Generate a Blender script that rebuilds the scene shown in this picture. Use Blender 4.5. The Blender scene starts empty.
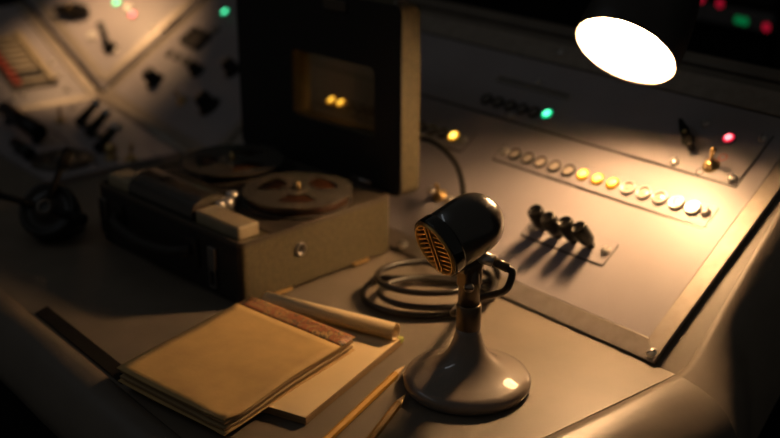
import bpy, bmesh, math, random
from math import sin, cos, pi, radians, sqrt
from mathutils import Matrix, Vector
random.seed(4)
S = bpy.context.scene
COL = S.collection

# ------------------------------------------------------------------ camera
cd = bpy.data.cameras.new('camera'); cam = bpy.data.objects.new('camera', cd); COL.objects.link(cam)
YAW, PITCH = radians(39.1), radians(21.0)          # console axes are the world axes
rt = Vector((sin(YAW), cos(YAW), 0)); lv = Vector((-cos(YAW), sin(YAW), 0))
fw = lv * cos(PITCH) + Vector((0, 0, -sin(PITCH))); up = rt.cross(fw)
m = Matrix((rt, up, -fw)).transposed().to_4x4(); m.translation = (0, 0, 0.59)
cam.matrix_world = m
cd.sensor_width = 36; cd.lens = 54.46; cd.clip_start = 0.02
cd.dof.use_dof = True; cd.dof.focus_distance = 1.125; cd.dof.aperture_fstop = 3.1
S.camera = cam
# ------------------------------------------------------------------ world, exposure, fill
w = bpy.data.worlds.new('world'); S.world = w; w.use_nodes = True
w.node_tree.nodes['Background'].inputs[0].default_value = (1.0, 0.92, 0.80, 1)
w.node_tree.nodes['Background'].inputs[1].default_value = 0.031
S.view_settings.view_transform = 'Standard'; S.view_settings.look = 'None'
S.view_settings.exposure = 0; S.view_settings.gamma = 1; S.view_settings.use_curve_mapping = False
LAMP = (1.0, 0.57, 0.265)
LAMP_STRENGTH = 315.0
LAMP2_W = 5.2

# ------------------------------------------------------------------ materials
def mat(name, col, rough=.5, metal=0., var=.12, scale=40, bump=0., bscale=300, emit=None, estr=0, coat=0, stretch=None, spec=.5, col2=None):
    M = bpy.data.materials.new(name); M.use_nodes = True
    nt = M.node_tree; b = nt.nodes['Principled BSDF']
    b.inputs['Roughness'].default_value = rough; b.inputs['Metallic'].default_value = metal
    b.inputs['Specular IOR Level'].default_value = spec
    b.inputs['Coat Weight'].default_value = coat; b.inputs['Coat Roughness'].default_value = .035
    tc = nt.nodes.new('ShaderNodeTexCoord')
    src = tc.outputs['Object']
    if stretch:
        mp = nt.nodes.new('ShaderNodeMapping'); mp.inputs['Scale'].default_value = stretch
        nt.links.new(src, mp.inputs[0]); src = mp.outputs[0]
    n = nt.nodes.new('ShaderNodeTexNoise'); n.inputs['Scale'].default_value = scale; n.inputs['Detail'].default_value = 4
    nt.links.new(src, n.inputs['Vector'])
    r = nt.nodes.new('ShaderNodeValToRGB'); r.color_ramp.elements[0].position = .3; r.color_ramp.elements[1].position = .7
    c2 = col2 or [min(1, c * (1 + var)) for c in col]
    r.color_ramp.elements[0].color = (*[c * (1 - var) for c in col], 1); r.color_ramp.elements[1].color = (*c2, 1)
    nt.links.new(n.outputs['Fac'], r.inputs[0]); nt.links.new(r.outputs[0], b.inputs['Base Color'])
    if bump:
        n2 = nt.nodes.new('ShaderNodeTexNoise'); n2.inputs['Scale'].default_value = bscale; n2.inputs['Detail'].default_value = 3
        nt.links.new(src, n2.inputs['Vector'])
        bp = nt.nodes.new('ShaderNodeBump'); bp.inputs['Strength'].default_value = bump; bp.inputs['Distance'].default_value = .002
        nt.links.new(n2.outputs['Fac'], bp.inputs['Height']); nt.links.new(bp.outputs[0], b.inputs['Normal'])
    if emit:
        b.inputs['Emission Color'].default_value = (*emit, 1); b.inputs['Emission Strength'].default_value = estr
    return M
PANEL = mat('panel_paint', (.30, .278, .292), .42, var=.06, scale=14, bump=.05, bscale=500)
FRAME = mat('frame_metal', (.30, .265, .225), .48, metal=.35, var=.14, scale=60, bump=.08, bscale=400)
DESK = mat('desk_laminate', (.160, .135, .104), .48, var=.10, scale=18, bump=.04, bscale=300)
PAD = mat('apron_vinyl', (.135, .117, .096), .42, var=.10, scale=10, bump=.12, bscale=60)
CHEEK = mat('cheek_vinyl', (.21, .18, .145), .5, var=.14, scale=14, bump=.25, bscale=30)
BED = mat('console_steel', (.14, .118, .092), .5, var=.15, scale=20, bump=.05)
BLACKM = mat('black_enamel', (.012, .011, .010), .35, var=.2)
BLACKMATT = mat('black_matt', (.007, .0065, .006), .75, var=.2, spec=.2)
BAKE = mat('black_bakelite', (.004, .0036, .003), .28, var=.2, coat=0, spec=.25)
CHROME = mat('worn_chrome', (.62, .60, .57), .33, metal=.75, var=.08)
STEEL = mat('dull_steel', (.36, .34, .32), .35, metal=1, var=.12)
BRASS = mat('brass', (.62, .44, .20), .28, metal=1, var=.12)
GOLD = mat('grille_brass', (.62, .40, .13), .32, metal=.85, var=.1)
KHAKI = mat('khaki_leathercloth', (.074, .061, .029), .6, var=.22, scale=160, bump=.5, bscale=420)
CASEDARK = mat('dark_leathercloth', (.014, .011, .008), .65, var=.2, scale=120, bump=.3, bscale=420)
LIDIN = mat('black_lid_lining', (.006, .0055, .005), .7, var=.2)
DECK = mat('recorder_deck', (.075, .062, .048), .32, metal=.3, var=.12, scale=30)
KEYC = mat('cream_plastic', (.34, .28, .18), .4, var=.08, scale=60)
KEYD = mat('dark_key_cover', (.040, .034, .028), .25, var=.15, coat=.3)
REELG = mat('reel_plastic', (.080, .072, .060), .25, var=.08, coat=.4)
TAPE = mat('brown_tape', (.045, .018, .007), .35, var=.2, scale=200)
MICBASE = mat('taupe_lacquer', (.205, .168, .132), .5, metal=.0, var=.05, coat=1)
MICHEAD = mat('dark_gloss_lacquer', (.055, .049, .042), .30, var=.06, coat=.8)
MICBAND = mat('black_gloss_band', (.008, .008, .008), .12, var=.1, coat=.6)
MICMETAL = mat('bronzed_metal', (.13, .105, .075), .30, metal=.7, var=.12)
RUBBER = mat('cable_rubber', (.014, .012, .009), .42, var=.12)
KRAFT = mat('kraft_cover', (.53, .355, .135), .75, var=.16, scale=22, bump=.12, bscale=180)
PAGE = mat('aged_paper', (.38, .27, .13), .8, var=.10, scale=30, bump=.06)
PAGE2 = mat('pad_paper', (.80, .62, .34), .8, var=.07, scale=12, bump=.04)
PAGE_E = mat('page_edges', (.26, .17, .08), .85, var=.35, scale=6, stretch=(4, 4, 700), bump=.2)
GREENY = mat('pad_binding', (.42, .46, .10), .6, var=.1)
PENCIL = mat('pencil_paint', (.50, .27, .03), .6, var=.12, scale=50, coat=0, spec=.2)
PENCIL2 = mat('pencil_paint_dark', (.24, .13, .02), .6, var=.12, scale=50, coat=0, spec=.2)
WOOD = mat('pencil_wood', (.62, .42, .20), .6, var=.1)
LEAD = mat('pencil_lead', (.35, .22, .09), .4, var=.1)
SHADE = mat('shade_enamel', (.035, .033, .031), .45, var=.1)
SHADEIN = mat('shade_white_inside', (.85, .83, .78), .6, var=.02)
NICKEL = mat('dark_nickel', (.05, .045, .04), .3, metal=.6, var=.1)
LENS = mat('clear_lens', (.44, .39, .33), .12, var=.05, coat=.7)
LENSDARK = mat('smoky_lens', (.13, .115, .10), .15, var=.05, coat=.7)
CAPW = mat('white_cap', (.58, .57, .54), .25, var=.03, coat=.6)
REDP = mat('red_plastic', (.45, .06, .03), .4, var=.1)
KEYW = mat('worn_key_ivory', (.30, .25, .17), .5, var=.15)
WALL = mat('dark_wall', (.012, .010, .009), .8, var=.2, scale=3)
FLOOR = mat('dark_floor', (.015, .013, .012), .7, var=.2, scale=6)
RACKG = mat('rack_grey', (.16, .15, .15), .5, var=.1)
BULBM = mat('bulb_glow', (1, .9, .7), .4, var=0, emit=LAMP, estr=LAMP_STRENGTH)
AMB = mat('amber_lens', (.35, .15, .01), .3, var=.02, emit=(1, .40, .012), estr=1.0)
AMBC = mat('amber_core', (.4, .2, .02), .3, var=.02, emit=(1, .64, .10), estr=4.5)
GRNC = mat('green_core', (.4, 1, .7), .3, var=.02, emit=(.10, 1, .46), estr=3.2)
GRN = mat('green_lens', (.05, .8, .4), .3, var=.02, emit=(.0, .80, .32), estr=.9)
GRNDIM = mat('green_lens_dim', (.02, .4, .1), .3, var=.02, emit=(.0, .30, .08), estr=.4)
REDC = mat('red_core', (1, .5, .5), .3, var=.02, emit=(1, .20, .22), estr=3.4)
RED = mat('red_lens', (.9, .05, .08), .3, var=.02, emit=(1, .015, .06), estr=.9)
REDDIM = mat('red_lens_dim', (.5, .02, .05), .3, var=.02, emit=(.8, .01, .05), estr=.4)

def marble_mat():
    M = bpy.data.materials.new('marbled_paper'); M.use_nodes = True
    nt = M.node_tree; b = nt.nodes['Principled BSDF']; b.inputs['Roughness'].default_value = .6
    tc = nt.nodes.new('ShaderNodeTexCoord'); n = nt.nodes.new('ShaderNodeTexNoise')
    n.inputs['Scale'].default_value = 38; n.inputs['Detail'].default_value = 3; n.inputs['Distortion'].default_value = 3.0
    nt.links.new(tc.outputs['Object'], n.inputs['Vector'])
    r = nt.nodes.new('ShaderNodeValToRGB'); e = r.color_ramp.elements
    e[0].position = .30; e[0].color = (.20, .06, .022, 1); e[1].position = .72; e[1].color = (.40, .19, .075, 1)
    for p, c in ((.42, (.36, .13, .05, 1)), (.49, (.05, .055, .04, 1)), (.53, (.50, .33, .12, 1)), (.60, (.30, .085, .035, 1))):
        k = e.new(p); k.color = c
    nt.links.new(n.outputs['Fac'], r.inputs[0]); nt.links.new(r.outputs[0], b.inputs['Base Color'])
    return M
MARBLE = marble_mat()
def pane_mat():
    M = bpy.data.materials.new('window_pane'); M.use_nodes = True
    nt = M.node_tree; nt.nodes.remove(nt.nodes['Principled BSDF'])
    t = nt.nodes.new('ShaderNodeBsdfTransparent'); t.inputs[0].default_value = (.78, .70, .55, 1)
    g = nt.nodes.new('ShaderNodeBsdfGlossy'); g.inputs[0].default_value = (.9, .8, .6, 1); g.inputs['Roughness'].default_value = .12
    x = nt.nodes.new('ShaderNodeMixShader'); x.inputs[0].default_value = .07
    nt.links.new(t.outputs[0], x.inputs[1]); nt.links.new(g.outputs[0], x.inputs[2])
    tl = nt.nodes.new('ShaderNodeBsdfTranslucent'); tl.inputs[0].default_value = (.8, .62, .35, 1)     # warm translucent share put in to imitate amber haze and glare
    y = nt.nodes.new('ShaderNodeMixShader'); y.inputs[0].default_value = .09
    nt.links.new(x.outputs[0], y.inputs[1]); nt.links.new(tl.outputs[0], y.inputs[2]); x = y
    nt.links.new(x.outputs[0], nt.nodes['Material Output'].inputs['Surface'])
    return M
PANE = pane_mat()

# ------------------------------------------------------------------ helpers
class G:
    """collects geometry for ONE mesh object"""
    def __init__(s): s.bm = bmesh.new()
    def face(s, pts, mi=0):
        f = s.bm.faces.new([s.bm.verts.new(p) for p in pts]); f.material_index = mi; return s
    def box(s, x0, x1, y0, y1, z0, z1, M=None, mi=0):
        v = [Vector((x, y, z)) for z in (z0, z1) for y in (y0, y1) for x in (x0, x1)]
        if M: v = [M @ p for p in v]
        v = [s.bm.verts.new(p) for p in v]
        for q in ((0, 2, 3, 1), (4, 5, 7, 6), (0, 1, 5, 4), (2, 6, 7, 3), (0, 4, 6, 2), (1, 3, 7, 5)):
            s.bm.faces.new([v[i] for i in q]).material_index = mi
        return s
    def lathe(s, prof, seg=24, M=None, mi=0, mis=None, cap=True):
        rings = []
        for r, z in prof:
            ps = [Vector((r * cos(2 * pi * k / seg), r * sin(2 * pi * k / seg), z)) for k in range(seg)] if r > 1e-6 else [Vector((0, 0, z))]
            if M: ps = [M @ p for p in ps]
            rings.append([s.bm.verts.new(p) for p in ps])
        for i in range(len(rings) - 1):
            a, b = rings[i], rings[i + 1]; q = mis[i] if mis else mi
            for k in range(seg):
                k2 = (k + 1) % seg
                if len(a) > 1 and len(b) > 1: f = s.bm.faces.new((a[k], a[k2], b[k2], b[k]))
                elif len(a) > 1: f = s.bm.faces.new((a[k], a[k2], b[0]))
                elif len(b) > 1: f = s.bm.faces.new((a[0], b[k2], b[k]))
                else: continue
                f.material_index = q; f.smooth = True
        if cap:
            for rg, q in ((rings[0], 0), (rings[-1], len(rings) - 2)):
                if len(rg) > 1: s.bm.faces.new(rg if rg is rings[-1] else rg[::-1]).material_index = (mis[q] if mis else mi)
        return s
    def cyl(s, p0, p1, r0, r1=None, seg=16, mi=0):
        p0, p1 = Vector(p0), Vector(p1); d = p1 - p0
        M = Matrix.Translation(p0) @ d.to_track_quat('Z', 'Y').to_matrix().to_4x4()
        return s.lathe([(r0, 0), (r0 if r1 is None else r1, d.length)], seg, M, mi)
    def tube(s, pts, r, seg=10, mi=0):
        pts = [Vector(p) for p in pts]; rings = []; nrm = None
        for i, p in enumerate(pts):
            t = (pts[min(i + 1, len(pts) - 1)] - pts[max(i - 1, 0)]).normalized()
            if nrm is None: nrm = t.orthogonal().normalized()
            nrm = (nrm - t * nrm.dot(t)).normalized(); bn = t.cross(nrm)
            rr = r[i] if isinstance(r, (list, tuple)) else r
            rings.append([s.bm.verts.new(p + (nrm * cos(2 * pi * k / seg) + bn * sin(2 * pi * k / seg)) * rr) for k in range(seg)])
        for a, b in zip(rings, rings[1:]):
            for k in range(seg):
                f = s.bm.faces.new((a[k], a[(k + 1) % seg], b[(k + 1) % seg], b[k])); f.smooth = True; f.material_index = mi
        s.bm.faces.new(rings[0][::-1]); s.bm.faces.new(rings[-1]); return s
    def prism(s, poly, z0, z1, M=None, mi=0, hole=None):
        def V(p, z):
            q = Vector((p[0], p[1], z)); return s.bm.verts.new(M @ q if M else q)
        lo = [V(p, z0) for p in poly]; hi = [V(p, z1) for p in poly]; n = len(poly); F = []
        for k in range(n): F.append((lo[k], lo[(k + 1) % n], hi[(k + 1) % n], hi[k]))
        if hole:
            l2 = [V(p, z0) for p in hole]; h2 = [V(p, z1) for p in hole]
            for k in range(n):
                j = (k + 1) % n
                F += [(l2[j], l2[k], h2[k], h2[j]), (hi[k], hi[j], h2[j], h2[k]), (lo[j], lo[k], l2[k], l2[j])]
        else: F += [hi, lo[::-1]]
        for f in F: s.bm.faces.new(f).material_index = mi
        return s
    def loft(s, secs, mi=0, smooth=True, closed=False):
        R = [[s.bm.verts.new(p) for p in q] for q in secs]; n = len(R[0])
        for a, b in zip(R, R[1:]):
            for k in range(n if closed else n - 1):
                f = s.bm.faces.new((a[k], a[(k + 1) % n], b[(k + 1) % n], b[k])); f.smooth = smooth; f.material_index = mi
        return s

def obj(name, g, mats, parent=None, loc=None, rot=None, bevel=0, seg=2, stuff=False, label=None, normals=True):
    if normals: bmesh.ops.recalc_face_normals(g.bm, faces=g.bm.faces)
    me = bpy.data.meshes.new(name); g.bm.to_mesh(me); g.bm.free()
    for mm in (mats if isinstance(mats, (list, tuple)) else [mats]): me.materials.append(mm)
    o = bpy.data.objects.new(name, me); COL.objects.link(o)
    if parent: o.parent = parent
    if loc: o.location = loc
    if rot: o.rotation_euler = rot
    if bevel:
        b = o.modifiers.new('bevel', 'BEVEL'); b.width = bevel; b.segments = seg; b.limit_method = 'ANGLE'; b.angle_limit = radians(35)
    if stuff: o['kind'] = 'stuff'
    if label: o['label'] = label
    return o
def copy(o, parent=None, loc=None, rot=None):
    c = o.copy(); COL.objects.link(c); c.parent = parent
    if loc: c.location = loc
    if rot: c.rotation_euler = rot
    for ch in list(o.children): copy(ch, c)
    return c
def thing(name, label, cat, M=None, group=None, loc=None):
    o = bpy.data.objects.new(name, None); COL.objects.link(o); o.empty_display_size = .02
    if M is not None: o.matrix_world = M
    if loc: o.location = loc
    return tag(o, label, cat, group)
def tag(o, label, cat, group=None):
    o['label'] = label; o['category'] = cat
    if group: o['group'] = group
    return o
def struct(name, g, mt, **k):
    o = obj(name, g, mt, **k); o['kind'] = 'structure'; return o
def rr(x0, y0, x1, y1, r, seg=5):
    out = []
    for cx, cy, a0 in ((x1 - r, y1 - r, 0), (x0 + r, y1 - r, 90), (x0 + r, y0 + r, 180), (x1 - r, y0 + r, 270)):
        for k in range(seg + 1):
            a = radians(a0 + 90 * k / seg); out.append((cx + r * cos(a), cy + r * sin(a)))
    return out
def bez(pts, n=12):
    """Catmull-Rom through pts"""
    P = [Vector(p) for p in pts]; P = [2 * P[0] - P[1]] + P + [2 * P[-1] - P[-2]]; out = []
    for i in range(1, len(P) - 2):
        for k in range(n):
            t = k / n; a, b, c, d = P[i - 1:i + 3]
            out.append(.5 * ((2 * b) + (c - a) * t + (2 * a - 5 * b + 4 * c - d) * t * t + (3 * b - a - 3 * c + d) * t ** 3))
    out.append(P[-2]); return out
def frame_matrix(o, x, y):
    x = Vector(x).normalized(); y = Vector(y); y = (y - x * y.dot(x)).normalized(); z = x.cross(y)
    M = Matrix((x, y, z)).transposed().to_4x4(); M.translation = o; return M

# ------------------------------------------------------------------ room
rl_ = bpy.data.lights.new('fill_strip_light', 'AREA'); rl_.shape = 'RECTANGLE'; rl_.size = 1.3; rl_.size_y = .10; rl_.energy = .8; rl_.color = (.85, .92, 1.0)  # unseen strip added for weak fill and glossy reflections
ro_ = bpy.data.objects.new('fill_strip_light', rl_); COL.objects.link(ro_); ro_.location = (-2.0, -.6, 1.6)
ro_.rotation_euler = (Vector((-1.0, .8, 0)) - Vector((-2.0, -.6, 1.6))).to_track_quat('-Z', 'Y').to_euler()
struct('floor', G().box(-5, 3, -1.5, 4, -.80, -.75), FLOOR)
struct('wall_back', G().box(-5, 3, 3.6, 3.7, -.75, 2.2), WALL)
struct('wall_left', G().box(-4.6, -4.5, -1.5, 3.6, -.75, 2.2), WALL)

# ------------------------------------------------------------------ panel frames (u along the console, s up the slope, h out of it)
T = radians(35.5); PY = radians(1.5)
ex = Vector((cos(PY), sin(PY), 0)); eb = Vector((-sin(PY), cos(PY), 0)); es = eb * cos(T) + Vector((0, 0, sin(T))); en = ex.cross(es)
P0 = Vector((-.6822, .9134, .008))
PM = frame_matrix(P0, ex, es)
def pp(u, s, h=0): return PM @ Vector((u, s, h))
K = Vector((-2.03, .945, .01))                       # corner where the console turns to the left wing
TW = radians(22)
ew = Vector((-cos(TW), 0, sin(TW)))
WM = frame_matrix(K, (0, 1, 0), ew)                  # wing: x = +Y, y = up the wing's slope

# ------------------------------------------------------------------ console desk
desk = thing('control_desk', 'grey control desk with padded edges carrying the sloped panels and the recorder', 'desk', loc=(-1.3, .7, 0))
DO = Vector((-1.3, .7, 0))
def dk(name, g, mt, **k):
    return obj(name, g, mt, desk, **k)
def sh(p): return Vector(p) - DO
g = G(); g.prism([(-2.01 + 1.3, .455 - .7), (-.656 + 1.3, .455 - .7), (-.656 + 1.3, .916 - .7), (-1.50 + 1.3, .885 - .7), (-1.95 + 1.3, .935 - .7), (-2.01 + 1.3, .935 - .7)], -.03, 0)
dk('desk_top', g, DESK)
# front padded apron (sweeps along X), end apron (sweeps along Y)
prof = [(.4562, -.006), (.4545, .001), (.449, .005), (.440, .006), (.429, .003), (.418, -.004), (.409, -.014), (.403, -.027), (.399, -.042), (.3985, -.053), (.404, -.058), (.43, -.058)]
secs = []
for k in range(41):
    x = -2.9 + (2.9 - .62) * k / 40
    secs.append([sh((x, y + .0008 * sin(x * 31) * (i > 2), z + .0007 * sin(x * 23 + i))) for i, (y, z) in enumerate(prof)])
dk('front_apron', G().loft(secs), PAD)
eprof = [(0, -.003), (.0015, .0002), (.012, .0008), (.03, -.0008), (.05, -.0070), (.068, -.018), (.083, -.037), (.092, -.06), (.096, -.09), (.096, -.13)]
g = G().box(-2.0 + 1.3, -.68 + 1.3, .50 - .7, .86 - .7, -.75, -.031); dk('pedestal', g, BLACKMATT, bevel=.004)
secs = []
for k in range(17):
    y = .40 + (.914 - .40) * k / 16
    secs.append([sh((-.656 + q + .0008 * sin(y * 40 + i) * (i > 2), y, z + .0006 * sin(y * 33 + i * 2))) for i, (q, z) in enumerate(eprof)])
ea = dk('end_apron', G().loft(secs), PAD)
ELAST = secs[-1]
bc = thing('button_console', 'large sloped grey control console with metal frame, lit buttons and knobs under the lamp', 'control console', PM)
def inPM(p): return PMi @ (Vector(p))
PMi = PM.inverted()
cprof = [(0, -.004), (.0015, -.002), (.007, -.004), (.016, -.014), (.026, -.030), (.036, -.052), (.044, -.078), (.049, -.105), (.052, -.13), (.052, -.16)]
secs = [[inPM(p + DO) for p in ELAST]]
def useam(s): return .033 - .092 * s
for k in range(41):
    s = .012 + .48 * (k / 40)
    row = []
    for i, (q, z) in enumerate(cprof):
        f = min(1, .35 + k * .1)
        qq = q * f + eprof[i][0] * (1 - f); zz = z * f + eprof[i][1] * (1 - f)
        row.append(inPM(pp(useam(s) + qq, s, -.004) + Vector((0, 0, zz)) + en * (.0006 * sin(s * 60 + i * .5) * (i > 2))))
    secs.append(row)
obj('side_cheek', G().loft(secs), CHEEK, bc)
# sloped bed under the panel, its back and rear rail
obj('panel_bed', G().prism([(-.862, -.006), (.036, -.006), (.014, .26), (.002, .395), (-.862, .395)], -.022, -.0072), BED, bc)
obj('rear_rail', G().box(-.862, .03, .400, .418, -.03, -.006), BED, bc, bevel=.003)
obj('back_panel', G().box(-.862, .05, .395, .40, -.40, -.02), BLACKMATT, bc)
obj('edge_bead', G().box(-.43, .0, -.0165, -.0125, -.0095, -.0060), FRAME, bc, bevel=.001)

# ------------------------------------------------------------------ small hardware meshes (made once, then copied with shared data)
def screw_geo(r=.0062):
    g = G(); g.lathe([(r, 0), (r, r * .25), (r * .86, r * .55), (r * .5, r * .75), (0, r * .82)], 16)
    g.box(-r * .82, r * .82, -r * .11, r * .11, r * .5, r * .845, mi=1); return g
def proto(name, g, mats):
    o = obj(name, g, mats); COL.objects.unlink(o); return o
def place(pr, parent, loc, rot=None):
    c = pr.copy(); COL.objects.link(c); c.parent = parent; c.location = loc
    if rot: c.rotation_euler = rot
    return c
SCREW = proto('screw', screw_geo(), [CHROME, BLACKM])
SCREWS = proto('screw', screw_geo(.0050), [CHROME, BLACKM])
SCREWD = proto('screw', screw_geo(.0052), [STEEL, BLACKM])
def button_geo(R=.0088):
    g = G()
    g.lathe([(R * 1.06, 0), (R * 1.06, .0030), (R * .98, .0042), (R * .86, .0042), (R * .76, .0028), (R * .74, .0022), (R * .45, .0034), (0, .0038)], 20,
            mis=[0, 0, 0, 0, 1, 1, 1]); return g
def cap_geo(R=.0098):
    g = G(); g.lathe([(R, 0), (R, .0030), (R * .92, .0042), (R * .78, .0044), (R * .70, .0038), (R * .40, .0042), (0, .0044)], 22, mis=[0, 0, 0, 0, 1, 1]); return g
def lit_geo(R=.0088):
    g = G(); g.lathe([(R, 0), (R, .0022), (R * .92, .0032), (R * .60, .0046), (R * .42, .0054), (0, .0058)], 20, mis=[0, 0, 1, 2, 2]); return g
BTN = proto('indicator_button', button_geo(), [NICKEL, LENS])
BTNB = proto('indicator_button', button_geo(.0092), [CHROME, LENS])
BTND = proto('indicator_button', button_geo(.0085), [NICKEL, LENSDARK])
BTNC = proto('indicator_button', cap_geo(), [CHROME, CAPW])
BTNA = proto('indicator_button', lit_geo(), [BRASS, AMB, AMBC])
LEDG = proto('indicator_lamp', lit_geo(.0085), [STEEL, GRN, GRNC])
LEDR = proto('indicator_lamp', lit_geo(.0078), [STEEL, RED, REDC])
LEDGD = proto('indicator_lamp', lit_geo(.0090), [STEEL, GRNDIM, GRNDIM])
LEDRD = proto('indicator_lamp', lit_geo(.0090), [STEEL, REDDIM, REDDIM])

def plate(parent, name, x0, x1, y0, y1, h0, h1, mt, r=.005, bevel=.0006):
    return obj(name, G().prism(rr(x0, y0, x1, y1, r), h0, h1), mt, parent, bevel=bevel, seg=1)
def toggle(parent, u, s, h=0, tilt=.35, rotz=.3, lean=.42):
    b = obj('toggle_switch', G().lathe([(.0105, 0), (.0105, .0012), (.0060, .0014), (.0060, .0075), (.0040, .0085), (.0, .0088)], 20), BRASS, parent, loc=(u, s, h), rot=(0, 0, rotz))
    obj('nut', G().prism([(.0085 * cos(k * pi / 3), .0085 * sin(k * pi / 3)) for k in range(6)], .0012, .0052), BRASS, b, bevel=.0006)
    obj('lever', G().lathe([(.0020, 0), (.0023, .010), (.0032, .019), (.0034, .022), (.0022, .0245), (0, .025)], 12), BRASS, b, loc=(0, 0, .006), rot=(tilt, lean, 0))
    return b
def pointer_knob(parent, u, s, h=0, rotz=0., k=1.):
    b = obj('selector_knob', G().lathe([(.0085 * k, 0), (.0085 * k, .003 * k), (.0075 * k, .006 * k), (.006 * k, .012 * k), (0, .0125 * k)], 20), BAKE, parent, loc=(u, s, h), rot=(0, 0, rotz))
    g = G(); g.prism([(-.0040 * k, -.024 * k), (.0040 * k, -.024 * k), (.0062 * k, -.008 * k), (.0062 * k, .006 * k), (.0030 * k, .024 * k), (0, .028 * k), (-.0030 * k, .024 * k), (-.0062 * k, .006 * k), (-.0062 * k, -.008 * k)], .005 * k, .018 * k)
    obj('pointer', g, BAKE, b, bevel=.0015 * k)
    obj('cap', G().lathe([(.0028 * k, .0175 * k), (.0028 * k, .0192 * k), (0, .0196 * k)], 12), BRASS, b, label='small brass centre cap')
    return b

# ------------------------------------------------------------------ main control panel (right)
mp = bc
obj('face_sheet', G().box(-.838, -.022, .020, .342, -.006, -.0004), PANEL, mp, bevel=.0003, seg=1)
g = G().prism([(-.860, -.0035), (.0, -.0035), (-.022, .0195), (-.838, .0195)], -.006, 0)     # front strip slopes down to its outer edge
for v in g.bm.verts:
    if v.co.y < 0 and v.co.z > -.003: v.co.z -= .0028
    if v.co.z < -.005: v.co.z += .0012
obj('frame_strip', g, FRAME, mp, bevel=.0005)
obj('frame_strip', G().prism([(.0, -.0035), (.0015, .379), (-.0205, .345), (-.022, .0195)], -.006, 0), FRAME, mp, bevel=.0005)
obj('frame_strip', G().prism([(-.860, .379), (-.838, .345), (-.838, .0195), (-.860, -.0035)], -.006, 0), FRAME, mp, bevel=.0005)
obj('frame_strip', G().prism([(.0015, .379), (-.860, .379), (-.838, .345), (-.0205, .345)], -.006, 0), FRAME, mp, bevel=.0005)
for u, s in ((-.0078, .0050), (-.4068, .0050), (-.852, .0050), (-.0085, .362), (-.4086, .3640)):
    place(SCREW, mp, (u, s, -.0018 if s < .1 else 0), (0, 0, .9 + u * 9))
# plate of switches across the upper part
sw = obj('switch_plate', G().prism(rr(-.832, .2345, -.0475, .3130, .004), -.0004, .0010), PANEL, mp, bevel=.0005, seg=1)
obj('seam', G().box(-.838, -.0465, .2318, .2342, -.0006, -.0001), BLACKM, mp)
obj('seam', G().box(-.0468, -.0452, .2322, .3150, -.0006, -.0001), BLACKM, mp)
for i, (u, s) in enumerate(((-.4049, .2400), (-.1359, .2415), (-.0551, .2415), (-.680, .2390))): place(SCREW, sw, (u, s, .0008), (0, 0, i * .7 + .4))
for i, (u, s) in enumerate(((-.4045, .305), (-.134, .307), (-.0552, .306), (-.680, .305))): place(SCREWS, sw, (u, s, .0008), (0, 0, i * .9))
for u in (-.4624, -.4403, -.4173, -.3951, -.3733): place(BTND, sw, (u, .2552, .0008))
place(LEDG, sw, (-.351, .2575, .0008))['label'] = 'lit green lamp'
place(LEDR, sw, (-.0925, .2938, .0008))['label'] = 'lit red lamp'
lh = obj('label_holder', G().prism(rr(-.476, .2885, -.3395, .3005, .002), .0008, .0022, hole=rr(-.473, .2912, -.3425, .2978, .001)), STEEL, sw, bevel=.0003, seg=1)
obj('label_card', G().box(-.4725, -.343, .2915, .2975, .0008, .0012), LENSDARK, sw)
pointer_knob(sw, -.1390, .2770, .0010, radians(48), .95)
toggle(sw, -.0905, .2515, .0008, -.12)
obj('switch_mark', G().lathe([(.0036, 0), (.0046, .0002), (.0056, .0002), (.0058, 0)], 18, cap=False), REDP, sw, loc=(-.0845, .2672, .0009), label='small red ring mark beside the toggle')
obj('switch_mark', G().lathe([(.0036, 0), (.0046, .0002), (.0056, .0002), (.0058, 0)], 18, cap=False), BLACKM, sw, loc=(-.0985, .2395, .0009), label='small black ring mark below the toggle')
# indicator strip 1
def strip(u0, u1, s0, s1, lefts):
    st = plate(mp, 'indicator_strip', u0, u1, s0, s1, -.0004, .0008, PANEL, .004)
    obj('shadow_gap', G().prism(rr(u0 - .0012, s0 - .0024, u1 + .0012, s1 + .0004, .0045), -.0006, -.0001, hole=rr(u0, s0, u1, s1, .004)), BLACKM, st)
    return st
st1 = strip(-.3800, -.0475, .1690, .2010, None)
rows = ((-.3508, .1844), (-.3277, .1844), (-.3057, .1848), (-.2823, .1852), (-.2593, .1856))
for u, s in rows: place(BTN, st1, (u, s, .0006))
for u, s in ((-.2362, .1864), (-.2133, .1868), (-.1906, .1874)): place(BTNA, st1, (u, s, .0006))['label'] = 'lit amber button'
for u, s in ((-.1668, .1875), (-.1436, .1878), (-.1207, .1882)): place(BTNB, st1, (u, s, .0006))
for u, s in ((-.0975, .1884), (-.0750, .1886)): place(BTNC, st1, (u, s, .0006))['label'] = 'larger white capped button'
place(SCREW, st1, (-.0575, .1886, .0006), (0, 0, 1.3)); place(SCREW, st1, (-.3690, .1835, .0006), (0, 0, .4))
# indicator strip 2, behind the recorder's lid
st2 = strip(-.7700, -.4360, .1640, .1970, None)
for i in range(13):
    u = -.7300 + i * .02215
    lit = i in (0, 1, 12)
    b = place(BTNA if lit else BTND, st2, (u, .1755 + .0005 * i, .0006))
    if lit: b['label'] = 'lit amber button'
place(SCREWS, st2, (-.4463, .1824, .0006)); place(SCREWS, st2, (-.7620, .1750, .0006))
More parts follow.
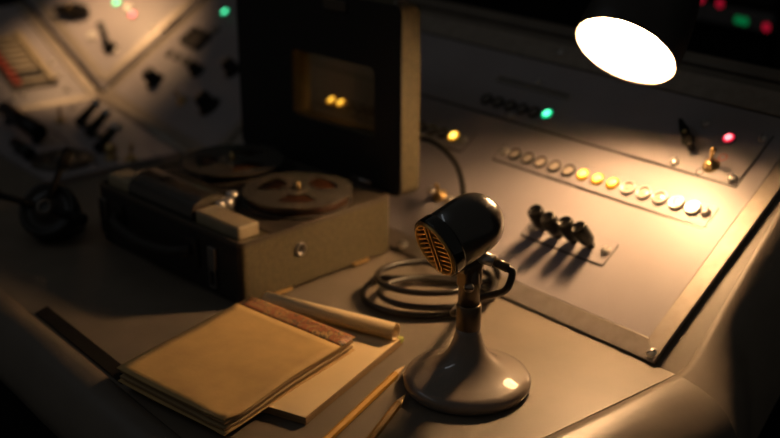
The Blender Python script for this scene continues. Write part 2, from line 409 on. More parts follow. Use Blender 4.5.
# plate with four black knobs
kp = plate(mp, 'knob_plate', -.2570, -.1290, .0800, .1130, -.0004, .0008, PANEL, .003)
obj('shadow_gap', G().prism(rr(-.2582, .0776, -.1278, .1134, .0035), -.0006, -.0001, hole=rr(-.2570, .0800, -.1290, .1130, .003)), BLACKM, kp)
place(SCREW, kp, (-.1372, .0985, .0006), (0, 0, .9)); place(SCREW, kp, (-.2478, .0945, .0006), (0, 0, .3))
for i, (u, s) in enumerate(((-.2320, .0975), (-.2070, .0965), (-.1835, .0970), (-.1590, .0985))):
    k = obj('knob', G().lathe([(.0045, 0), (.0045, .007), (.0080, .0085), (.0092, .012), (.0100, .022), (.0100, .032), (.0090, .0345), (.0076, .0350), (.0068, .0335), (0, .0332)], 22), BAKE, kp,
            loc=(u, s, .0006), rot=(radians((-3, 2, -2, 1)[i]), radians((-2, -6, -3, -9)[i]), 0))
    obj('collar', G().lathe([(.0052, .0), (.0052, .0022), (.0040, .0025)], 16), BLACKM, k)
toggle(mp, -.4117, .0895, 0, .15)
place(SCREWS, mp, (-.431, .0930, 0)); place(SCREWS, mp, (-.392, .0890, 0))
obj('switch_mark', G().lathe([(.0036, 0), (.0046, .0002), (.0056, .0002), (.0058, 0)], 18, cap=False), REDP, mp, loc=(-.3990, .1015, -.001), label='small red ring mark beside the toggle')

# ------------------------------------------------------------------ left control panel (behind the recorder)
LYAW = radians(-6.36)
exL = Vector((cos(LYAW), sin(LYAW), 0)); esL = Vector((-sin(LYAW), cos(LYAW), 0)) * cos(T) + Vector((0, 0, sin(T)))
LPM = frame_matrix(PM @ Vector((-.8635, 0, 0)), exL, esL)
lp = thing('meter_console', 'dim sloped console left of the recorder lid, with round knobs and a black meter bezel', 'control console', LPM)
obj('panel_bed', G().prism([(-.488, -.004), (-.003, -.004), (-.003 - .055, .395), (-.488, .395)], -.022, -.0072), BED, lp)
obj('rear_rail', G().box(-.488, -.06, .400, .418, -.03, -.006), BED, lp, bevel=.003)
obj('back_panel', G().box(-.488, -.058, .395, .40, -.40, -.02), BLACKMATT, lp)
obj('corner_rail', G().tube([Vector((-.486, -.004, .002)), Vector((-.30, -.005, .002)), Vector((-.06, -.006, .001))], .0095, 12), FRAME, lp)
SK = .137                                            # the frame's right edge follows the neighbour's left edge
obj('face_sheet', G().prism([(-.466, .020), (-.026, .020), (-.026 - SK * .325, .345), (-.466, .345)], -.006, -.0006), PANEL, lp, bevel=.0004, seg=1)
obj('frame_strip', G().prism([(-.488, .004), (-.003, .004), (-.026, .0195), (-.466, .0195)], -.006, 0), FRAME, lp, bevel=.0008)
obj('frame_strip', G().prism([(-.003, .004), (-.003 - SK * .375, .379), (-.026 - SK * .325, .345), (-.026, .0195)], -.006, 0), FRAME, lp, bevel=.0008)
obj('frame_strip', G().prism([(-.488, .379), (-.466, .345), (-.466, .0195), (-.488, .004)], -.006, 0), FRAME, lp, bevel=.0008)
obj('frame_strip', G().prism([(-.003 - SK * .375, .379), (-.488, .379), (-.466, .345), (-.026 - SK * .325, .345)], -.006, 0), FRAME, lp, bevel=.0008)
for u, s in ((-.478, .012), (-.016, .012), (-.478, .370), (-.066, .366)): place(SCREW, lp, (u, s, 0))
def round_knob(parent, u, s, h=0, k=1., rotz=0):
    b = obj('round_knob', G().lathe([(.016 * k, 0), (.016 * k, .003), (.0115 * k, .004), (.0105 * k, .020 * k), (.009 * k, .022 * k), (0, .0225 * k)], 22), BAKE, parent, loc=(u, s, h), rot=(0, 0, rotz))
    obj('index_ridge', G().box(-.0012, .0012, 0, .0098 * k, .0215 * k, .0232 * k), KEYW, b)
    return b
round_knob(lp, -.366, .0760, -.0006, 1.2, .5); round_knob(lp, -.141, .0828, -.0006, 1.3, 1.1); round_knob(lp, -.177, .1615, -.0006, 1.1, .2)
round_knob(lp, -.2721, .1303, -.0006, .95, 2)
toggle(lp, -.2283, .068, -.0006, .1)
for u, s in ((-.4119, .1379), (-.3758, .1386), (-.336, .1379), (-.2969, .1321)): place(BTND, lp, (u, s, -.0006))
place(LEDG, lp, (-.3757, .2626, -.0006))['label'] = 'lit green lamp'
place(BTN, lp, (-.3479, .220, -.0006))
mb = obj('meter_bezel', G().prism(rr(-.416, .1660, -.336, .2080, .008), -.001, .008, hole=rr(-.405, .1745, -.347, .1995, .005)), BLACKM, lp, bevel=.0015)
obj('meter_glass', G().box(-.4055, -.3465, .1740, .2000, -.001, .002), LENSDARK, mb)

# ------------------------------------------------------------------ corner facet and left wing
nf = ew.cross(esL) if ew.cross(esL).z > 0 else esL.cross(ew)
FM = frame_matrix(K, esL, nf.cross(esL))              # corner facet: x up the meter console's edge, y towards the wing's edge
cf = thing('corner_panel', 'brightly lit corner panel behind the left wing with one black lever knob', 'control panel', FM)
FMi = FM.inverted()
def fl(dx, dy, dz): v = FMi @ (K + Vector((dx, dy, dz))); return v.x, v.y
e1 = FMi.to_3x3() @ esL; e2_ = FMi.to_3x3() @ ew
tri = [Vector((0.004, 0.004)), e1.xy * .40, e1.xy * .40 + e2_.xy * .36, e2_.xy * .36]
cen = sum(tri, Vector((0, 0))) / 4
obj('face_sheet', G().prism([tuple(p + (cen - p).normalized() * .006) for p in tri], -.008, -.001), PANEL, cf, bevel=.0008, seg=1)
def bar(parent, name, a, b, wd, h0, h1, mt):
    a, b = Vector(a), Vector(b); d = (b - a).normalized(); n = Vector((-d.y, d.x)) * wd / 2
    return obj(name, G().prism([tuple(a - n), tuple(b - n), tuple(b + n), tuple(a + n)], h0, h1), mt, parent, bevel=.001)
bar(cf, 'frame_strip', e1.xy * .02 + e2_.xy * .022, e1.xy * .40 + e2_.xy * .022, .018, -.001, .002, FRAME)
bar(cf, 'frame_strip', e2_.xy * .03 + e1.xy * .022, e2_.xy * .36 + e1.xy * .022, .018, -.001, .002, FRAME)
kx = fl(-.064, .057, .069)
lk = obj('lever_knob', G().lathe([(.014, 0), (.014, .004), (.009, .006), (.008, .014), (0, .015)], 18), BAKE, cf, loc=(kx[0], kx[1], -.001))
ldir = (FMi.to_3x3() @ Vector((-.35, -.05, .6))).normalized()
obj('lever', G().cyl((0, 0, .008), Vector((0, 0, .008)) + ldir * .048, .0045, .0075, 12), BAKE, lk)
for (d, pr, lb) in (((-.133, .113, .140), LEDG, 'lit green lamp'), ((-.080, .119, .123), LEDR, 'lit red lamp')):
    q = fl(*d); place(pr, cf, (q[0], q[1], -.001))['label'] = lb
for d, pr in (((-.099, .121, .132), BTNC), ((-.048, .063, .067), SCREW), ((-.120, .047, .085), BTNC), ((-.018, .130, .106), SCREW)):
    q = fl(*d); place(pr, cf, (q[0], q[1], -.001))
q = fl(-.192, .049, .115); pointer_knob(cf, q[0], q[1], -.001, .6, 1.5)
q = fl(.001, .155, .118); obj('highlight_plate', G().prism(rr(q[0] - .022, q[1] - .006, q[0] + .022, q[1] + .006, .003), -.001, .004), FRAME, cf, bevel=.001)  # added metal plate stands in for a bright highlight on the frame

wg = thing('wing_panel', 'left wing panel of the console with a bank of striped lever keys', 'control panel', WM)
obj('face_sheet', G().box(-.70, -.006, .0, .34, -.010, -.001), PANEL, wg, bevel=.0008, seg=1)
obj('front_ledge', G().box(-.70, -.006, -.016, .004, -.008, .004), FRAME, wg, bevel=.003)
obj('side_strip', G().box(-.024, -.004, .006, .34, -.001, .003), FRAME, wg, bevel=.001)
wb = G().box(-.69, -.02, .02, .33, -.12, -.0105); obj('wing_base', wb, BLACKMATT, wg, bevel=.003)
kb = obj('key_bank', G().box(-.150, -.062, .052, .232, -.001, .003), BED, wg, bevel=.001)
obj('bank_rail', G().box(-.077, -.063, .056, .228, .003, .012), KEYC, kb, bevel=.002)
for i in range(9):
    y = .062 + i * .0185
    dark = i in (0, 2)
    kk = obj('lever_key', G().prism([(-.128, y), (-.080, y), (-.080, y + .0125), (-.128, y + .0125)], .003, .010), BLACKM if i == 1 else KEYW, kb, bevel=.002)
    obj('red_tip', G().box(-.1445, -.1285, y, y + .0125, .003, .0095), REDP, kk, bevel=.0015)
for v_, w_ in ((-.137, .040), (-.158, .036), (-.050, .081), (-.055, .032), (-.042, .124), (-.17, .09)): place(SCREW, wg, (v_, w_, -.001))
for i in range(5): place(BTN, wg, (-.20 - .03 * i, .12, -.001))

# deck module with levers and dial, in front of the corner
dm = thing('deck_module', 'raised grey module at far left with metal-tipped levers and a round dial', 'control panel', loc=(-1.80, .82, 0))
def dl(x, y): return (x + 1.80, y - .82)
obj('face_sheet', G().prism([dl(-2.005, .66), dl(-1.62, .66), dl(-1.62, .880), dl(-2.005, .925)], .0, .010), PANEL, dm, bevel=.001)
bar(dm, 'seam', dl(-1.995, .783), dl(-1.635, .748), .004, .0096, .0104, BLACKM)
for i, (x, y) in enumerate(((-1.855, .826), (-1.788, .812), (-1.700, .785))):
    p = dl(x, y)
    lv_ = obj('lever', G().lathe([(.011, 0), (.011, .003), (.0055, .005), (.0050, .02)], 14), BLACKM, dm, loc=(p[0], p[1], .010))
    a = Vector((0, 0, .014)); b = a + Vector((-.016, .028, .012))
    obj('grip', G().cyl(a - (b - a) * .4, b, .0085, .0075, 14), BAKE, lv_)
    obj('metal_tip', G().lathe([(.0055, 0), (.0085, .004), (.0095, .009), (.007, .015), (0, .017)], 14, Matrix.Translation(b) @ (b - a).to_track_quat('Z', 'Y').to_matrix().to_4x4()), CHROME, lv_, label='shiny metal tip')
p = dl(-1.656, .778); b_ = obj('bulb_knob', G().lathe([(.010, 0), (.010, .004), (.005, .006), (.009, .012), (.010, .018), (.006, .025), (0, .027)], 18), BRASS, dm, loc=(p[0], p[1], .010))
toggle(dm, *dl(-1.633, .80), .010, .2); toggle(dm, *dl(-1.905, .806), .010, .3)
hb = obj('bar_handle', G().tube([Vector((*dl(-1.972, .735), .032)), Vector((*dl(-1.789, .720), .032))], .013, 14), BAKE, dm)
for q in (dl(-1.95, .733), dl(-1.81, .722)): obj('handle_post', G().cyl((*q, .010), (*q, .032), .008), BAKE, hb)
hb2 = obj('bar_handle', G().tube([Vector((*dl(-1.798, .680), .022)), Vector((*dl(-1.721, .674), .022))], .009, 12), BAKE, dm)
for q in (dl(-1.785, .679), dl(-1.735, .675)): obj('handle_post', G().cyl((*q, .010), (*q, .022), .006), BAKE, hb2)
p = dl(-1.672, .700)
dial = obj('dial', G().lathe([(.048, 0), (.048, .006), (.044, .0075), (.040, .005), (.034, .005), (.031, .0075), (.026, .005), (.012, .005), (.010, .012), (0, .013)], 32), DECK, dm, loc=(p[0] - .02, p[1] + .012, .010))
for x, y in ((-1.736, .735), (-1.66, .742), (-1.97, .86), (-1.64, .69)): q = dl(x, y); place(SCREW, dm, (q[0], q[1], .010))

# ------------------------------------------------------------------ desk lamp (the light of the scene)
Lc = Vector((-.8490, 1.0313, .2895)); Ln = Vector((.1564, -.7193, -.6768)).normalized()
LMx = Matrix.Translation(Lc) @ (-Ln).to_track_quat('Z', 'Y').to_matrix().to_4x4()     # +Z runs from the mouth back into the shade
lamp = thing('desk_lamp', 'glowing desk lamp with dark bell shade hanging over the control panel', 'lamp', LMx)
R = .0599
out = [(R, 0), (R + .0015, .002), (R + .001, .03), (.0565, .070), (.050, .100), (.036, .118), (.024, .124), (.022, .165), (.010, .170)]
inn = [(.010, .112), (.034, .110), (.047, .094), (.0545, .066), (R - .0015, .03), (R - .0015, .001), (R, 0)]
obj('shade', G().lathe(out, 48, cap=False), SHADE, lamp)
obj('reflector', G().lathe(inn, 48, cap=False), SHADEIN, lamp, label='white inner face of the shade')
obj('bulb', G().lathe([(.0, .010), (.012, .012), (.021, .019), (.025, .031), (.022, .046), (.014, .068), (.011, .092), (.010, .111)], 20), BULBM, lamp, label='glowing bulb')
obj('socket', G().lathe([(.016, .098), (.016, .122), (.0, .123)], 20), BLACKM, lamp)
obj('arm', G().tube(bez([(0, 0, .168), (0, .01, .22), (0, .06, .34), (.0, .10, .50), (0, .05, .60)], 8), .008, 10), SHADE, lamp)

# small lamp above the corner, out of the frame
L2 = Vector((-2.110, .965, .300)); T2 = Vector((-2.105, 1.005, .085)); d2 = (T2 - L2).normalized()
M2 = Matrix.Translation(L2) @ (-d2).to_track_quat('Z', 'Y').to_matrix().to_4x4()
lamp2 = thing('desk_lamp', 'small dark lamp above the left corner of the console, lighting it', 'lamp', M2)
obj('shade', G().lathe([(.050, 0), (.051, .02), (.045, .06), (.028, .085), (.012, .09)], 32, cap=False), SHADE, lamp2)
obj('arm', G().tube(bez([(0, 0, .088), (0, .03, .14), (0, .12, .22), (0, .3, .22)], 8), .006, 8), SHADE, lamp2)
ld = bpy.data.lights.new('corner_light', 'SPOT'); ld.energy = LAMP2_W; ld.color = LAMP; ld.shadow_soft_size = .016
ld.spot_size = radians(102); ld.spot_blend = 1.0
lo = bpy.data.objects.new('corner_light', ld); COL.objects.link(lo); lo.parent = lamp2; lo.location = (0, 0, .048)

# ------------------------------------------------------------------ tape recorder
BY = radians(5.5); BO = Vector((-1.0712, .6512, 0))
BM = Matrix.Translation(BO) @ Matrix.Rotation(BY, 4, 'Z')
W_, D_, H_ = .303, .241, .0795
tr = thing('tape_recorder', 'portable reel tape recorder in khaki case with its black-lined lid standing open', 'tape recorder', BM)
cs = obj('case_body', G().prism(rr(-W_, 0, 0, D_, .008, 4), .004, H_, mi=0), [KHAKI, CASEDARK], tr, bevel=.0025, seg=2)
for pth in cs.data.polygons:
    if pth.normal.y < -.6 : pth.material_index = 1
obj('trim_rim', G().prism(rr(-W_ - .0008, -.0008, .0008, D_ + .0008, .009, 4), H_ - .0035, H_ + .0025, hole=rr(-W_ + .004, .004, -.004, D_ - .004, .006, 4)), DECK, tr, bevel=.001)
obj('deck_plate', G().prism(rr(-W_ + .004, .050, -.004, D_ - .004, .006, 4), H_ - .002, H_ + .0015), DECK, tr, bevel=.0008)
for x, y in ((-.02, .02), (-W_ + .02, .02), (-.02, D_ - .02), (-W_ + .02, D_ - .02)):
    obj('foot', G().cyl((x, y, 0), (x, y, .005), .009), RUBBER, tr)
for y in (.060, .186): obj('hinge_strip', G().box(.0002, .0028, y - .013, y + .013, .0035, .0075), BRASS, tr, label='thin brass strip at the case bottom')
sk = obj('socket', G().lathe([(.0085, 0), (.0085, .002), (.0065, .0028), (.005, .0012), (.0045, .0006), (0, .0006)], 18, mis=[0, 0, 0, 1, 1]), [STEEL, BLACKM], tr, loc=(0, .088, .0511), rot=(0, pi / 2, 0))
# front: latches and handle
for x in (-.092, -.252):
    obj('strap_tab', G().prism(rr(x - .011, .030, x + .011, .066, .003), 0, .005, Matrix.Rotation(pi / 2, 4, 'X')), CASEDARK, tr, bevel=.001)
obj('handle', G().tube(bez([(-.252, -.005, .050), (-.24, -.017, .048), (-.21, -.022, .044), (-.172, -.024, .042), (-.13, -.022, .044), (-.104, -.017, .048), (-.092, -.005, .050)], 5), .007, 8), CASEDARK, tr)
for x in (-.053, -.290):
    lt = obj('latch', G().prism(rr(x - .008, .036, x + .008, .064, .002), 0, .004, Matrix.Rotation(pi / 2, 4, 'X')), STEEL, tr, bevel=.001)
    obj('latch_loop', G().prism(rr(x - .0065, .012, x + .0065, .036, .003), .001, .0035, Matrix.Rotation(pi / 2, 4, 'X'), hole=rr(x - .0045, .015, x + .0045, .033, .002)), STEEL, lt)
# front row of piano keys with rounded dark cover between
for nm, x0, x1 in (('piano_key', -.100, -.016), ('piano_key', -.292, -.243)):
    obj(nm, G().box(x0, x1, .010, .041, H_ - .002, .0950), KEYC, tr, bevel=.003, label='cream piano key block')
cv = []
for x in (-.240, -.104):
    cv.append([Vector((x, .008 + q, H_ + z)) for q, z in ((0, -.002), (-.001, .008), (.002, .015), (.008, .021), (.016, .0245), (.030, .026), (.044, .024), (.052, .018), (.055, .009), (.055, -.002))])
cvo = obj('key_cover', G().loft(cv).face(cv[0]).face(cv[1][::-1]), KEYD, tr)
obj('cover_slot', G().box(-.199, -.187, .030, .040, H_ + .0255, H_ + .0266), BLACKMATT, cvo)
obj('guide_cover', G().box(-.255, -.114, .064, .088, H_, H_ + .012), KEYD, tr, bevel=.003)
for x, y, r in ((-.101, .058, .009), (-.116, .078, .008), (-.098, .046, .006)):
    obj('guide_roller', G().lathe([(r, 0), (r, .012), (r * .85, .0155), (r * .4, .017), (0, .0172)], 16), CHROME, tr, loc=(x, y, H_ + .0015))
# the lid, open behind the deck
LX0, LX1, LY, LZ0, LZ1 = -.316, .0095, .2490, .0760, .3210
RX = Matrix.Rotation(pi / 2, 4, 'X')                      # local (x, z) plane
def lidp(y): return Matrix.Translation((0, y, 0)) @ RX     # prism z -> -y
wn = (-.199, .1460, -.038, .2375)
outer = rr(LX0, LZ0, LX1, LZ1, .012, 4); hole = rr(wn[0], wn[1], wn[2], wn[3], .009, 4)
ld_ = obj('lid', G().prism(outer, -.034, -.002, lidp(LY), hole=hole), KHAKI, tr, bevel=.002)
obj('lid_lining', G().prism(rr(LX0 + .0005, LZ0 + .0005, LX1 - .0005, LZ1 - .0005, .0115, 4), -.0022, 0, lidp(LY), hole=hole), LIDIN, ld_)
obj('window_pane', G().prism(rr(wn[0], wn[1], wn[2], wn[3], .009, 4), -.016, -.014, lidp(LY)), PANE, ld_)
obj('lid_catch', G().prism(rr(-.128, .3010, -.086, .3150, .003), 0, .004, lidp(LY)), DECK, ld_, bevel=.001)
obj('lid_catch', G().box(-.010, -.003, LY + .006, LY + .026, LZ1, LZ1 + .003), STEEL, ld_)
for x in (-.25, -.06): obj('hinge', G().cyl((x - .018, LY - .0030, H_ + .0055), (x + .018, LY - .0030, H_ + .0055), .0028), STEEL, tr)
# tape reels lie on their spindles
def reel_on(lx, ly, label, tape_r, rot):
    M = BM @ Matrix.Translation((lx, ly, H_ + .0015)) @ Matrix.Rotation(rot, 4, 'Z')
    t = thing('tape_reel', label, 'tape reel', M, 'reels on the recorder')
    RR = .0690
    def flange(name, z):
        g = G(); seg = 72
        # windows: three openings between r .026 and .050
        rad = [.006, .022, .050, RR]
        def openw(k):
            a = (k / seg * 360) % 120
            return 20 < a < 80
        for zz, flip in ((z, 1), (z + .0014, 0)):
            for j in range(3):
                for k in range(seg):
                    if j == 1 and openw(k + .5): continue
                    a0, a1 = 2 * pi * k / seg, 2 * pi * (k + 1) / seg
                    q = [(rad[j] * cos(a0), rad[j] * sin(a0), zz), (rad[j + 1] * cos(a0), rad[j + 1] * sin(a0), zz), (rad[j + 1] * cos(a1), rad[j + 1] * sin(a1), zz), (rad[j] * cos(a1), rad[j] * sin(a1), zz)]
                    g.face(q[::-1] if flip else q)
        for k in range(seg):
            a0, a1 = 2 * pi * k / seg, 2 * pi * (k + 1) / seg
            g.face([(RR * cos(a0), RR * sin(a0), z), (RR * cos(a1), RR * sin(a1), z), (RR * cos(a1), RR * sin(a1), z + .0014), (RR * cos(a0), RR * sin(a0), z + .0014)])
        bmesh.ops.remove_doubles(g.bm, verts=g.bm.verts, dist=1e-6)
        return obj(name, g, REELG, t, normals=False)
    flange('flange', .0015); flange('flange', .0142)
    obj('tape', G().lathe([(.021, .0030), (tape_r, .0030), (tape_r, .0141), (.021, .0141)], 64), TAPE, t)
    obj('hub', G().lathe([(.0065, .003), (.0205, .003), (.0205, .0141), (.013, .0165), (.0075, .0168), (.0065, .0165)], 36, cap=False), REELG, t)
    obj('spindle', G().lathe([(.0045, .0), (.0045, .018), (.0036, .0235), (.0018, .0255), (0, .026)], 14), BRASS, tr, loc=(lx, ly, H_ + .0015))
reel_on(-.0675, .143, 'right-hand tape reel wound full with brown tape, near the case corner', .0640, .5)
reel_on(-.2190, .158, 'left-hand tape reel on the deck below the lid, half hidden in shadow', .042, 1.1)

# ------------------------------------------------------------------ microphone
MO = Vector((-.7753, .7309, 0))
mic = thing('microphone', 'vintage bullet microphone with brass grille on a round taupe desk stand', 'microphone', loc=MO)
obj('base', G().lathe([(.0585, 0), (.0635, .002), (.0650, .0062), (.0648, .0105), (.0625, .0140), (.057, .0165), (.047, .0195), (.037, .0240), (.0290, .0300), (.0225, .0370), (.0180, .0450), (.0150, .0535), (.0130, .0610), (.0120, .0670), (0, .0670)], 64), MICBASE, mic)
obj('collar', G().lathe([(.0118, .0655), (.0126, .0665), (.0126, .0910), (.0120, .0925), (0, .0925)], 32), MICMETAL, mic)
obj('stem', G().lathe([(.0108, .092), (.0108, .118), (.0100, .1250), (.0085, .1300), (0, .1310)], 28), MICMETAL, mic)
hd = Vector((-.0883, -.9338, -.3467)).normalized(); A = Vector((-.0030, -.0036, .1725))
Q = hd.to_track_quat('Z', 'Y'); hx = Vector((0, 0, 1)).cross(hd).normalized(); hy = hd.cross(hx)
HM = Matrix((hx, hy, hd)).transposed().to_4x4(); HM.translation = A
HR = .0305
dome = [(0, -.0390)] + [(HR * sin(radians(a)), -.0085 - HR * cos(radians(a))) for a in (8, 16, 26, 36, 46, 56, 66, 76, 85)] + [(HR, -.006), (HR, .0270), (HR * .985, .0272)]
head = obj('head', G().lathe(dome, 48, HM), MICHEAD, mic)
obj('front_band', G().lathe([(HR * .97, .0268), (HR * 1.035, .0268), (HR * 1.04, .0280), (HR * 1.04, .0375), (HR * 1.02, .0390), (HR * .93, .0392), (HR * .92, .0350), (0, .0350)], 48, HM), MICBAND, head)
# grille: ring, double centre bar and raked slats, each slat its own piece
gr = obj('grille', G().lathe([(HR * .94, .0345), (HR * .94, .0400), (HR * .91, .0412), (HR * .855, .0412), (HR * .845, .0370), (HR * .845, .0345)], 48, HM, cap=False), GOLD, mic)
for x in (-.0034, .0034):
    obj('centre_bar', G().box(x - .0012, x + .0012, -HR * .86, HR * .86, .0372, .0414, HM), GOLD, gr)
ri = HR * .87
for sx in (1, -1):
    for k in range(-9, 8):
        # level bars on one side, raked bars on the other
        y0 = k * .0054 + .0008; xa = .0046; sl = .18 if sx > 0 else -.42
        xs = xa
        while True:
            xn = xs + .0006
            if (xn ** 2 + (y0 + sl * (xn - xa)) ** 2) > ri * ri or xn > .03: break
            xs = xn
        if xs - xa < .003 or (xa ** 2 + y0 ** 2) > ri * ri: continue
        a = Vector((sx * xa, y0)); b = Vector((sx * xs, y0 + sl * (xs - xa))); d = (b - a).normalized(); n = Vector((-d.y, d.x)) * .00085
        obj('slat', G().prism([tuple(a - n), tuple(b - n), tuple(b + n), tuple(a + n)], .0366, .0402, HM), GOLD, gr)
# swivel block between stem and head, with its screw
g = G(); g.box(-.0085, .0085, -.011, .011, .112, .1360); yk = obj('swivel_block', g, MICMETAL, mic, bevel=.003)
g = G(); g.prism([(-.0125, .128), (.0125, .128), (.0165, .1500), (-.0140, .1440)], -.0070, .0070, Matrix(((0, 0, 1, 0), (1, 0, 0, 0), (0, 1, 0, 0), (0, 0, 0, 1))))
obj('head_bracket', g, MICHEAD, mic, bevel=.002)
place(SCREWD, mic, (.0108 * .75, -.0108 * .75, .1150), (radians(90), 0, radians(45)))
# cable connector leaving the back underside of the head
c0 = Vector((.0070, .0120, .1405)); c1 = Vector((.0135, .0185, .1375)); c2 = Vector((.0247, .0279, .1313))
cn = obj('connector', G().cyl(c0 - Vector((.004, .004, -.002)), c1, .0064, .0064, 20), CHROME, mic)
obj('connector_sleeve', G().cyl(c1, c2, .0045, .0050, 18), MICMETAL, cn)

# microphone cable: from the connector in coils on the desk, then up behind to the panel
cable_pts = [MO + Vector(v) for v in ((.0240, .0273, .1316), (.0285, .0300, .1270), (.0280, .0270, .1150), (.0215, .0275, .1060), (.0100, .0285, .0985), (-.0090, .0245, .0880), (-.036, .012, .0650))]
cc = Vector((-.957, .842))
loops = [(.070, .056, .034), (.067, .050, .017), (.072, .060, .0048)]
ang = -25.
start = cable_pts[-1]
pts = []
n_per = 14
for li, (rx, ry, z) in enumerate(loops):
    nxt = loops[li + 1][2] if li + 1 < len(loops) else z
    for k in range(n_per):
        a = radians(ang - 360 * k / n_per)
        zz = z + (nxt - z) * k / n_per
        cx_ = cc.x + .010 * sin(li * 2.1); cy_ = cc.y + .006 * cos(li * 1.7)
        ca, sa = rx * cos(a), ry * sin(a)
        # long axis of the coil runs along the desk diagonal
        pts.append(Vector((cx_ + ca * .63 - sa * .776, cy_ + ca * .776 + sa * .63, zz)))
pts = pts[1:int(len(pts) - 5)]
tail = [Vector((-.935, .905, .012)), pp(-.245, .020, .012), pp(-.2824, .0290, .035), pp(-.327, .0709, .040), pp(-.3549, .099, .040), pp(-.3888, .1231, .040), pp(-.431, .1386, .040), pp(-.4723, .1405, .040), pp(-.530, .130, .030), pp(-.58, .12, .012)]
path = bez(cable_pts + pts + tail, 6)
for p_ in path: p_.z = max(p_.z, .0042)
cab = obj('microphone_cable', G().tube(path, .0038, 10), RUBBER)
tag(cab, 'dark rubber microphone cable coiled on the desk behind the microphone', 'cable')

# ------------------------------------------------------------------ old notebook (kraft cover, marbled spine strip)
NB = Vector((-1.0500, .6500, 0)); NU = Vector((.155, .029, 0)); NV = Vector((.0600, -.1990, 0))
nbM = Matrix.Translation(NB)
nb = thing('notebook', 'worn kraft-covered notebook with marbled spine strip lying on the writing pad', 'notebook', nbM)
def nz(u, v, base):      # gently warped sheet
    lift = .0030 * sin(pi * min(1, v * 1.1)) * (1 - u) + .0020 * max(0, v - .55) * (1 - u) * 2
    sag = -.0030 * max(0, (u - .72) / .28) ** 2 * max(0, (v - .55) / .45)
    return base + lift * .6 + sag * (1.2 if base > .01 else .2) + .0006 * sin(9 * v + 4 * u)
def sheet(name, u0, u1, v0, v1, zb, th, mt, du=0, dv=0, nu=12, nv=16, parent=nb, edge=None, dog=0):
    g = G(); top = {}; bot = {}
    for i in range(nu + 1):
        for j in range(nv + 1):
            u = u0 + (u1 - u0) * i / nu; v = v0 + (v1 - v0) * j / nv
            wob = .004 * sin(7 * v + du * 300) * (i == nu) + .004 * sin(6 * u + dv * 200) * (j == nv)
            # rounded lower right corner
            cr = max(0, (i - nu + 2) / 2) * max(0, (j - nv + 2) / 2) * dog
            p = NU * (u + du + wob * .5 - cr) + NV * (v + dv + wob * .5 - cr * .8); z = nz(u, v, zb)
            top[i, j] = g.bm.verts.new((p.x, p.y, z + th)); bot[i, j] = g.bm.verts.new((p.x, p.y, max(z, .0004)))
    for i in range(nu):
        for j in range(nv):
            f = g.bm.faces.new((top[i, j + 1], top[i + 1, j + 1], top[i + 1, j], top[i, j])); f.smooth = True
            f = g.bm.faces.new((bot[i, j], bot[i + 1, j], bot[i + 1, j + 1], bot[i, j + 1])); f.smooth = True
    def side(seq):
        for a, b in zip(seq, seq[1:]):
            f = g.bm.faces.new((bot[a], bot[b], top[b], top[a])); f.material_index = 1 if edge else 0
    side([(i, 0) for i in range(nu + 1)][::-1]); side([(i, nv) for i in range(nu + 1)])
    side([(0, j) for j in range(nv + 1)]); side([(nu, j) for j in range(nv + 1)][::-1])
    return obj(name, g, [mt] + ([edge] if edge else []), parent)
z = .0105
sheet('back_cover', 0, 1, 0, 1, z - .0010, .0009, KRAFT)
for k, (th, du, dv) in enumerate(((.0030, -.010, -.006), (.0022, .012, .010), (.0028, -.006, -.012), (.0020, .010, .004), (.0016, -.012, -.004))):
    sheet('page_block', 0.005, .985, .005, .985, z, th, PAGE, du, dv, edge=PAGE_E, dog=.02); z += th + .0004
sheet('front_cover', 0, 1.0, .115, 1.0, z, .0008, KRAFT, dog=.035)
sheet('spine_strip', 0, 1.0, -.004, .117, z + .0001, .0010, MARBLE, nv=5, label=None) if False else sheet('spine_strip', 0, 1.0, -.004, .117, z + .0001, .0010, MARBLE, nv=5)

# ------------------------------------------------------------------ writing pad with a rolled-back page
PE = Vector((-.8868, .7389, 0)); pW = Vector((-.9285, -.3714, 0)); pL = Vector((.4200, -.9075, 0))
pM = frame_matrix(PE, -pW, -pL)      # local x to the right along the top edge (0 at right), y up; pad spans x -.172..0, y -.195..0
pad = thing('writing_pad', 'blank writing pad with its top page rolled back, under the notebook', 'notepad', pM)
obj('page_block', G().box(-.172, 0, -.195, 0, .0004, .0088), [PAGE2, PAGE_E], pad, bevel=.0006, seg=1)
for pth in pad.children[0].data.polygons:
    if abs(pth.normal.z) < .5: pth.material_index = 1
obj('top_sheet', G().prism([(-.1715, -.1945), (-.001, -.1950), (-.0015, -.0120), (-.1715, -.0120)], .0089, .0093), PAGE2, pad)
rp = []
for x in (-.172, -.003):
    rp.append([Vector((x, -.0110 + .0096 * cos(a), .0098 + .0096 + .0096 * sin(a))) for a in [radians(-90 - 20 * k) for k in range(24)]])
ro = obj('rolled_page', G().loft(rp), PAGE2, pad)
so = ro.modifiers.new('thickness', 'SOLIDIFY'); so.thickness = .0006
obj('binding_tape', G().box(-.020, .0008, -.0055, .0010, .0040, .0096), GREENY, pad, bevel=.0005, seg=1, label='yellow-green binding tape end')

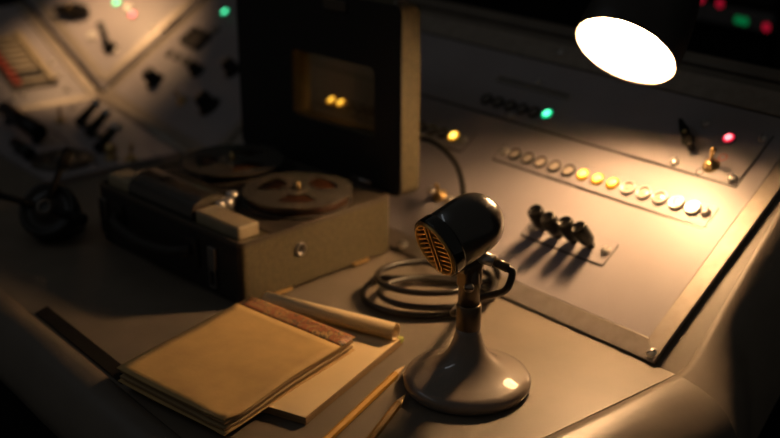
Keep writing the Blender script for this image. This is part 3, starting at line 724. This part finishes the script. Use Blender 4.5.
# ------------------------------------------------------------------ pencils
def pencil(p_tip, p_dir, L, label, mt):
    d = Vector(p_dir).normalized(); M = Matrix.Translation((p_tip[0], p_tip[1], .0039)) @ d.to_track_quat('Z', 'Y').to_matrix().to_4x4() @ Matrix.Rotation(radians(30), 4, 'Z')
    t = thing('pencil', label, 'pencil', M, 'pencils on the desk')
    g = G(); g.lathe([(.0038, .0215), (.0040, .023), (.0040, L), (0, L)], 6, cap=False)
    for f in g.bm.faces: f.smooth = False
    obj('barrel', g, mt, t)
    obj('sharpened_wood', G().lathe([(.0010, .0045), (.0039, .0222)], 12, cap=False), WOOD, t)
    obj('lead', G().lathe([(0, 0), (.0004, .0005), (.0011, .0050)], 10, cap=False), LEAD, t)
pencil((-.8428, .7051), (.0598, -.1355, 0), .175, 'yellow pencil lying along the edge of the writing pad', PENCIL)
pencil((-.7966, .6679), (.0363, -.0646, 0), .16, 'darker shorter-looking pencil in front of the microphone base', PENCIL2)

# ------------------------------------------------------------------ flat black ruler by the apron
rl = obj('ruler', G().prism([(-1.212, .4585), (-1.000, .4585), (-1.000, .4775), (-1.222, .4775)], .0002, .0022), BLACKMATT, bevel=.0004, seg=1)
tag(rl, 'flat black ruler lying along the padded front edge of the desk', 'ruler')

# ------------------------------------------------------------------ black hand crank at the left
dc = Vector((-1.413, .566, .047)); dz = Vector((.55, -.55, .63)).normalized()
CM = frame_matrix(dc, Vector((.707, .707, 0)), dz.cross(Vector((.707, .707, 0))))
hc = thing('hand_crank', 'black hand crank wheel with three handles left of the recorder', 'crank', CM)
obj('drum', G().lathe([(.030, -.045), (.036, -.040), (.039, -.020), (.039, -.004), (.036, .0), (.033, .001), (.031, -.003), (.018, -.003), (.016, .004), (.010, .006), (0, .006)], 40), BLACKM, hc)
obj('hub_ring', G().lathe([(.0105, .004), (.0125, .0075), (.010, .0095), (.006, .0085)], 24, cap=False), DECK, hc)
for (ax_, L_) in (((-.0199, .0427, .0546), .086), ((.0535, .0375, -.014), .060), ((-.052, -.0394, .011), .100)):
    v = CM.inverted().to_3x3() @ Vector(ax_); v.z = max(v.z, 0) * .3; v.normalize()
    st_ = obj('handle', G().cyl(v * .008 + Vector((0, 0, .004)), v * L_ * .75 + Vector((0, 0, .004)), .0046, .0046, 10), BLACKMATT, hc)
    obj('grip', G().tube([v * L_ * .66 + Vector((0, 0, .004)), v * L_ * .70 + Vector((0, 0, .004)), v * L_ * .95 + Vector((0, 0, .004)), v * L_ + Vector((0, 0, .004))], [.005, .0080, .0080, .005], 12), BLACKMATT, st_)
CMi = CM.inverted()
ft = G().cyl(CMi @ Vector((-1.445, .598, .040)), CMi @ Vector((-1.445, .598, .004)), .013, .016); ft.cyl(CMi @ Vector((-1.445, .598, .005)), CMi @ Vector((-1.445, .598, .0005)), .030, .032, 24)
obj('stand', ft, BLACKM, hc)

# ------------------------------------------------------------------ dark equipment behind the console
rk = thing('equipment_rack', 'dark equipment rack behind the console with a grey ledge and small lamps', 'rack', loc=(-1.4, 2.0, -.75))
obj('cabinet', G().box(-.50, .085, .03, .5, 0, .875), BLACKMATT, rk, bevel=.004)
obj('ledge', G().box(-.14, .130, -.028, .03, .862, .898), RACKG, rk, bevel=.003)
obj('upper_unit', G().box(-.50, .085, .06, .5, .875, 1.25), BLACKMATT, rk, bevel=.004)
obj('lamp_rail', G().box(-.16, .130, -.026, .06, .9005, .925), BLACKM, rk, bevel=.002)
for x, z_, pr in ((-.0375, .9060, LEDRD), (.0080, .9030, LEDRD), (.0535, .8780, LEDGD), (.0690, .8775, LEDGD), (.1180, .8740, LEDRD)): place(pr, rk, (x, -.0285, z_), (pi / 2, 0, 0))
pt = thing('equipment_rack', 'tall black rack at the right edge behind the lamp', 'rack', loc=(-1.15, 1.95, -.75))
obj('cabinet', G().box(-.098, .5, .0, .5, 0, 1.6), BLACKMATT, pt, bevel=.004)
obj('door_panel', G().box(-.085, .48, -.006, .0, .1, 1.5), BLACKM, pt, bevel=.002)
